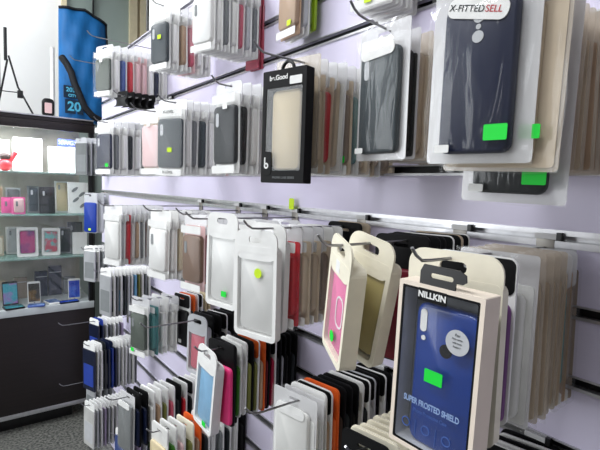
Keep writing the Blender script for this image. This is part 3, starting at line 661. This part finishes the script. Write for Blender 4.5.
# dark blue cartons at the back of the cabinet floor
for k, (x, w, h, c, l) in enumerate(((.445, .07, .16, 'navy', 'navy carton at the back of cabinet floor, left of its twin'), (.525, .075, .19, 'navy', 'taller navy carton at the back of cabinet floor'),
        (.33, .07, .13, 'taupe', 'taupe carton behind the amber-screened phone'), (.61, .07, .11, 'grey', 'low grey carton behind bright blue phone'), (.21, .08, .12, 'beige', 'beige carton at back left of cabinet floor'))):
    r = std('carton', x, 3.33, .743, l, 'box', 0, 0, 'cartons in the glass cabinet')
    link('carton_body', mesh((lambda b_: b_)(slab(w, h, .04, .002, 0, 0, h/2, .001)), 'c', 30), card(c), r)
    link('lid_line', mesh(plate_bm([rr(w-.006, .004, .001, 1, 0, h*.8)], -.0212, -.0199), 'l'), card('silver'), r)
# third shelf: cases in white frames
def framed(x, y, z, w, h, rim, col, label, scr=None, rot=0, lean=8, t=.016):
    r = std('framed_case_pack', x, y, z, label, 'phone case', rot, lean, 'packs on the cabinet shelves')
    fr = plate_bm([rr(w, h, .01, 4, 0, h/2), rr(w-.024, h-.036, .006, 4, 0, h/2)], -t/2, t/2)
    link('frame', mesh(fr, 'f'), card(rim), r)
    link('back_panel', mesh(plate_bm([rr(w-.025, h-.037, .005, 2, 0, h/2)], t/2-.003, t/2-.001), 'bp'), card('milk'), r)
    if scr: link('printed_case', mesh(slab(w-.034, h-.046, .007, .008, 0, 0, h/2), 'pc', 40), scr, r)
    else: put_case(r, w-.034, h-.046, .007, 0, h/2, col)
    return r
framed(.353, 3.14, 1.031, .11, .178, 'white', 'pink', 'white framed pack with pink printed case on the third shelf', SC['pk'])
framed(.478, 3.15, 1.031, .10, .17, 'white', 'rose', 'white framed pack with multicoloured case, right of the pink one', SC['mc'], -10)
def pack(x, y, z, w, h, col, label, band=None, rot=0, lean=6, t=.02, cam=True):
    r = std('case_carton', x, y, z, label, 'box', rot, lean, 'packs on the cabinet shelves')
    link('carton', mesh(slab(w, h, t, .003, 0, 0, h/2, .0012), 'c', 30), card(col), r)
    if cam: put_case(r, w-.014, h-.02, .006, -t/2-.003, h/2, band or col)
    return r
pack(.565, 3.2, 1.031, .075, .17, 'grey', 'grey leaning carton between framed packs and white card', 'charcoal', -12, 12)
pack(.64, 3.14, 1.031, .085, .14, 'white', 'plain white card standing on the third shelf', None, -8, 10, .006, False)
pack(.30, 3.3, 1.031, .09, .17, 'milk', 'off-white carton behind the pink framed pack', 'silver')
pack(.20, 3.25, 1.031, .08, .12, 'beige', 'beige carton at the left end of third shelf', 'cream')
pack(.65, 3.33, 1.031, .09, .19, 'charcoal', 'charcoal carton behind the plain white card', 'slate')
# second shelf
pack(.255, 3.2, 1.291, .055, .095, 'pink', 'small magenta box at left of second shelf', 'pink')
pack(.305, 3.1, 1.291, .066, .1, 'pink', 'small light pink box in front of the magenta box', 'palepink', 4)
pack(.392, 3.2, 1.291, .062, .165, 'grey', 'grey box left of black carton, second shelf', 'slate')
pack(.458, 3.14, 1.291, .084, .162, 'black', 'black carton with small white label on second shelf', 'black')
pack(.553, 3.22, 1.291, .078, .2, 'milk', 'cream phone case carton right of black carton', 'sand')
r = pack(.637, 3.16, 1.291, .118, .195, 'white', 'white carton with grey diagonal leaves, second shelf', None, 0, 6, .02, False)
for k, (y, z, a) in enumerate(((.02, .15, 40), (-.02, .12, 40), (.015, .085, 40), (-.025, .05, 40))):
    bm_ = bmesh.new(); v = [bm_.verts.new(p) for p in [(0, .024*math.cos(t), .009*math.sin(t)) for t in [2*PI*i/14 for i in range(14)]]]
    bm_.faces.new(v); e_ = bmesh.ops.extrude_face_region(bm_, geom=bm_.faces[:]); bmesh.ops.translate(bm_, vec=(-.0006, 0, 0), verts=[q for q in e_['geom'] if isinstance(q, bmesh.types.BMVert)])
    link('leaf_print', mesh(bm_, 'leaf'), card('grey'), r, (-.0102, y, z), (R(-a), 0, 0))
pack(.205, 3.3, 1.291, .08, .16, 'beige', 'beige carton behind the magenta box', 'tan')
pack(.30, 3.33, 1.291, .08, .15, 'silver', 'silver carton at the back of second shelf', 'grey')
# top shelf: bright white packs, a sign and a red figure
pack(.365, 3.2, 1.541, .15, .2, 'white', 'large white carton on the top shelf, glaring under the strip light', None, 0, 4, .06, False)
pack(.53, 3.2, 1.541, .11, .16, 'white', 'white carton under the small blue sign, top shelf', None, 0, 4, .05, False)
pack(.625, 3.2, 1.541, .07, .17, 'white', 'white carton at the right end of top shelf', None, 0, 4, .05, False)
sg = std('shelf_sign', .575, 3.13, 1.725, 'small blue sign with white lettering hanging above the top shelf', 'sign')
link('sign_panel', mesh(plate_bm([rr(.115, .044, .004, 2, 0, 0)], -.002, .002), 'p'), mat('sign_blue', (60,80,215), .4), sg)
link('sign_wording', text_mesh('XWGX', .034, bold=.0004), card('silver'), sg, (-.0026, 0, 0))
for y in (-.05, .05): link('hanging_wire', mesh(tube([(0, y, .02), (0, y, .065)], .0008), 'w'), WIRE, sg)
rf = std('toy_figure', .245, 3.15, 1.541, 'red toy figure with dark cap at left end of top shelf', 'toy')
bmx = bmesh.new(); bmesh.ops.create_uvsphere(bmx, u_segments=16, v_segments=10, radius=.036); bmesh.ops.translate(bmx, vec=(0, 0, .034), verts=bmx.verts)
link('body', mesh(bmx, 'b', 60), pal('red'), rf)
bmx = bmesh.new(); bmesh.ops.create_uvsphere(bmx, u_segments=16, v_segments=10, radius=.026); bmesh.ops.scale(bmx, vec=(1, 1.2, .8), verts=bmx.verts); bmesh.ops.translate(bmx, vec=(0, 0, .082), verts=bmx.verts)
link('cap', mesh(bmx, 'c', 60), pal('darkbrown'), rf)
link('raised_arm', mesh(tube([(0, -.02, .05), (0, -.04, .08), (0, -.055, .11)], [.012, .011, .014]), 'a', 60), pal('red'), rf)
pack(.235, 3.32, 1.541, .1, .19, 'white', 'white carton behind the red toy figure', None, 0, 2, .04, False)
# packs hooked in front of the cabinet's right post
def loose_hook(x, y, z, phrase):
    r = empty('display_hook', (x, y, z))
    link('wire', mesh(tube([(WALLX-x-.003, 0, 0), (0, 0, 0), (-.008, 0, .012)], .0024), 'w', 60), WIRE, r)
    link('back_plate', mesh(bevelbox(WALLX-x-.0038, WALLX-x-.0008, -.015, .015, -.03, .013, .001), 'bp', 30), PLATE, r)
    tag(r, 'chrome wire display hook '+phrase, 'hook', 'wire display hooks')
loose_hook(.52, 2.68, 1.725, 'second row, far grey sleeves')
stack(1, 2.68, .555, .675, -30, 'second row, far left before the cabinet', [(F,'grey',dict(head='silver',H=.2)), (F,'silver',dict(head='silver',H=.2)), (F,'grey',dict(head='silver',H=.2)), (F,'milk',dict(head='silver',H=.2)), (F,'grey',dict(head='silver',H=.2)), (F,'silver',dict(head='silver',H=.2))])
loose_hook(.575, 2.68, 1.425, 'below rail, blue case in front of cabinet')
stack(2, 2.68, .60, .67, -35, 'below rail, before the cabinet', [(K,'blue',dict(rim='silver',head='silver',tip='y',H=.22)), (K,'silver',dict(head='silver',H=.22)), (K,'grey',dict(head='silver',H=.2))])
loose_hook(.56, 2.68, 1.125, 'fourth row, far left before the cabinet')
stack(3, 2.70, .60, .67, -30, 'fourth row, far left before the cabinet', [(F,'silver'), (F,'milk'), (F,'grey'), (F,'silver')])
# things standing on the cabinet
bg = empty('delivery_bag', (.69, 3.24, 1.87), (0, 0, R(92)))
def bag_body():
    bm = bmesh.new(); nu, nv = 14, 18; L = {}
    for s in (-1, 1):
        for i in range(nu+1):
            for j in range(nv+1):
                u = i/nu*2-1; v = j/nv
                w = .146*(1-.04*v) ; y = u*w; z = .003+v*(.70-.05*(-u if u < 0 else u*.2)) 
                th = .075*(1-abs(u)**4*.75)*(1-.35*v)*(1-(2*v-1)**10*.35)
                x = s*th + .006*math.sin(9*u+11*v)*(s < 0) + .004*math.sin(23*v-6*u)*(s < 0) + .02*v
                L[s, i, j] = bm.verts.new((x, y, z))
        for i in range(nu):
            for j in range(nv): bm.faces.new((L[s, i, j], L[s, i+1, j], L[s, i+1, j+1], L[s, i, j+1]))
    for j in range(nv):
        for i in (0, nu): bm.faces.new((L[-1, i, j], L[1, i, j], L[1, i, j+1], L[-1, i, j+1]))
    for i in range(nu):
        for j in (0, nv): bm.faces.new((L[-1, i, j], L[-1, i+1, j], L[1, i+1, j], L[1, i, j]))
    return mesh(bm, 'bag', 60)
link('bag_body', bag_body(), mat('blue_bag_nylon', (0,104,172), .6, 0, .08, 12, bump=.3), bg)
def bx_(u, v): # point on the bag's front
    th = .075*(1-abs(u)**4*.75)*(1-.35*v)*(1-(2*v-1)**10*.35)
    return (-th+.006*math.sin(9*u+11*v)+.004*math.sin(23*v-6*u)+.02*v-.006, u*.146*(1-.04*v), .003+v*(.70-.05*(-u if u < 0 else u*.2)))
BLW = mat('black_webbing', (16,20,28), .7, 0, .1)
link('shoulder_strap', mesh(tube([bx_(*q) for q in ((.93,.56),(.78,.5),(.62,.42),(.5,.33),(.3,.22),(.1,.13),(-.2,.06),(-.55,.03),(-.9,.03))], .021, n=10), 's', 60), BLW, bg)
link('top_piping', mesh(tube([bx_(-1+2*k/12, 1.0) for k in range(13)], .009), 's', 60), BLW, bg)
link('side_piping', mesh(tube([bx_(-1, k/12) for k in range(1, 13)], .006), 's', 60), BLW, bg)
pt = link('number_patch', mesh(plate_bm([rr(.105, .085, .004)], -.003, 0), 'p'), mat('patch_navy', (6,40,66), .6), bg, (-.068, .075, .085))
link('number', text_mesh('20', .078, bold=.002), mat('patch_cyan', (90,190,225), .5), pt, (-.0036, 0, 0))
pt2 = link('number_patch', mesh(plate_bm([rr(.1, .075, .004)], -.003, 0), 'p'), mat('patch_navy', (6,40,66), .6), bg, (-.066, .085, .175))
link('number', text_mesh('2030', .036, bold=.001), mat('patch_cyan', (90,190,225), .5), pt2, (-.0036, 0, .012))
link('number', text_mesh('CITY', .022, bold=.001), mat('patch_cyan', (90,190,225), .5), pt2, (-.0036, 0, -.022))
tag(bg, 'tall bright blue bag with black strap and number 20, on top of the display cabinet', 'bag')
gd = empty('small_gadget', (.462, 3.10, 1.87), (0, 0, FACE))
link('gadget_body', mesh(loft([(-.011,.058,.10,.02,0,.052),(-.009,.064,.106,.022,0,.053),(.011,.064,.106,.022,0,.053)]), 'g', 40), BLACKP, gd)
link('pink_display', mesh(plate_bm([rr(.038, .06, .003, 1, 0, .05)], -.012, -.011), 's'), card('palepink'), gd)
tag(gd, 'small black gadget with pale pink display beside the blue bag', 'device')
ts = empty('tripod_stand', (.33, 3.28, 1.87))
link('leg', mesh(tube([(-.045, .02, .36), (.0, .01, .18), (.085, -.02, .004)], .0055), 'l', 60), BLACKP, ts)
link('leg', mesh(tube([(-.10, .0, .36), (-.10, .0, .14)], .011), 'l', 60), BLACKP, ts)
link('leg', mesh(tube([(-.05, .03, .34), (-.11, .06, .004)], .0055), 'l', 60), BLACKP, ts)
link('brace', mesh(tube([(-.10, .0, .145), (.01, .008, .148)], .003), 'l', 60), BLACKP, ts)
bmx = bevelbox(-.005, .025, -.012, .014, .115, .16, .005); link('clamp_knob', mesh(bmx, 'k', 40), BLACKP, ts)
link('centre_column', mesh(tube([(-.06, .02, .33), (-.06, .02, .52)], .009), 'l', 60), BLACKP, ts)
tag(ts, 'black tripod stand on the cabinet top, left of the blue bag', 'tripod')
wp = link('white_tube', mesh(tube([(0, 0, 0), (0, 0, .42)], .012, n=14), 'wt', 60), card('white'), None, (.497, 3.16, 1.87))
tag(wp, 'white upright tube on the cabinet top, against the blue bag', 'tube')

# ------------------------------------------------------------------ lamps of the shop, plus one added fill
def ceiling_lamp(x, y, e, label, lx=.3, ly=1.2):
    r = empty('ceiling_light', (x, y, 3.19))
    link('housing', mesh(bevelbox(-lx/2, lx/2, -ly/2, ly/2, -.05, .008, .004), 'h', 30), WHITE, r)
    m = bpy.data.materials.get('lit_diffuser') or bpy.data.materials.new('lit_diffuser'); m.use_nodes = True
    b = m.node_tree.nodes['Principled BSDF']; b.inputs['Emission Color'].default_value = (.95,.98,1,1); b.inputs['Emission Strength'].default_value = 3
    link('diffuser', mesh(bevelbox(-lx/2+.015, lx/2-.015, -ly/2+.015, ly/2-.015, -.056, -.0505, .002), 'd'), m, r)
    ld = bpy.data.lights.new('lamp', 'AREA'); ld.shape = 'RECTANGLE'; ld.size = lx; ld.size_y = ly; ld.energy = e; ld.color = (.95,.975,1)
    lo = bpy.data.objects.new('lamp_glow', ld); C.objects.link(lo); lo.parent = r; lo.location = (0, 0, -.06)
    tag(r, label, 'ceiling light', 'ceiling lights')
ceiling_lamp(-.55, 2.3, 43, 'long white ceiling light nearer the cabinet', .4, 1.3)
ceiling_lamp(-.7, .5, 27, 'long white ceiling light nearer the camera', .4, 1.3)
ceiling_lamp(.1, 3.72, 5.5, 'added fill light brightening the wall behind the display cabinet', .9, .25)  # added lamp that lifts the back wall; no known fitting there
# daylight through the shop window on the far left side
ld = bpy.data.lights.new('window_daylight', 'AREA'); ld.shape = 'RECTANGLE'; ld.size = 1.6; ld.size_y = 1.8; ld.energy = 45; ld.color = (.93,.97,1)
lo = bpy.data.objects.new('window_daylight', ld); C.objects.link(lo); lo.location = (-2.2, 2.4, 1.7)
lo.rotation_euler = (Vector((.6, 1.8, 1.5))-Vector(lo.location)).to_track_quat('-Z', 'Y').to_euler()

w = bpy.data.worlds.new('World'); bpy.context.scene.world = w; w.use_nodes = True
w.node_tree.nodes['Background'].inputs['Color'].default_value = (.97,.97,1,1); w.node_tree.nodes['Background'].inputs['Strength'].default_value = .24

# ------------------------------------------------------------------ camera
cd = bpy.data.cameras.new('Camera'); cam = bpy.data.objects.new('Camera', cd); C.objects.link(cam)
cd.sensor_width = 36; cd.lens = 455/600*36; cd.clip_start = .01
cx = Vector((.79527329, -.60530436, .03386768)); dn = Vector((-.02245013, -.08522964, -.99610838)); fw = Vector((.60583527, .79141806, -.08137001))
m = Matrix((cx, -dn, -fw)).transposed().to_4x4(); m.translation = (0, 0, 1.5); cam.matrix_world = m
sc = bpy.context.scene; sc.camera = cam
sc.view_settings.view_transform = 'Standard'; sc.view_settings.look = 'None'; sc.view_settings.gamma = 1; sc.view_settings.exposure = .0
try: sc.cycles.transparent_max_bounces = 40; sc.cycles.max_bounces = 10
except Exception: pass
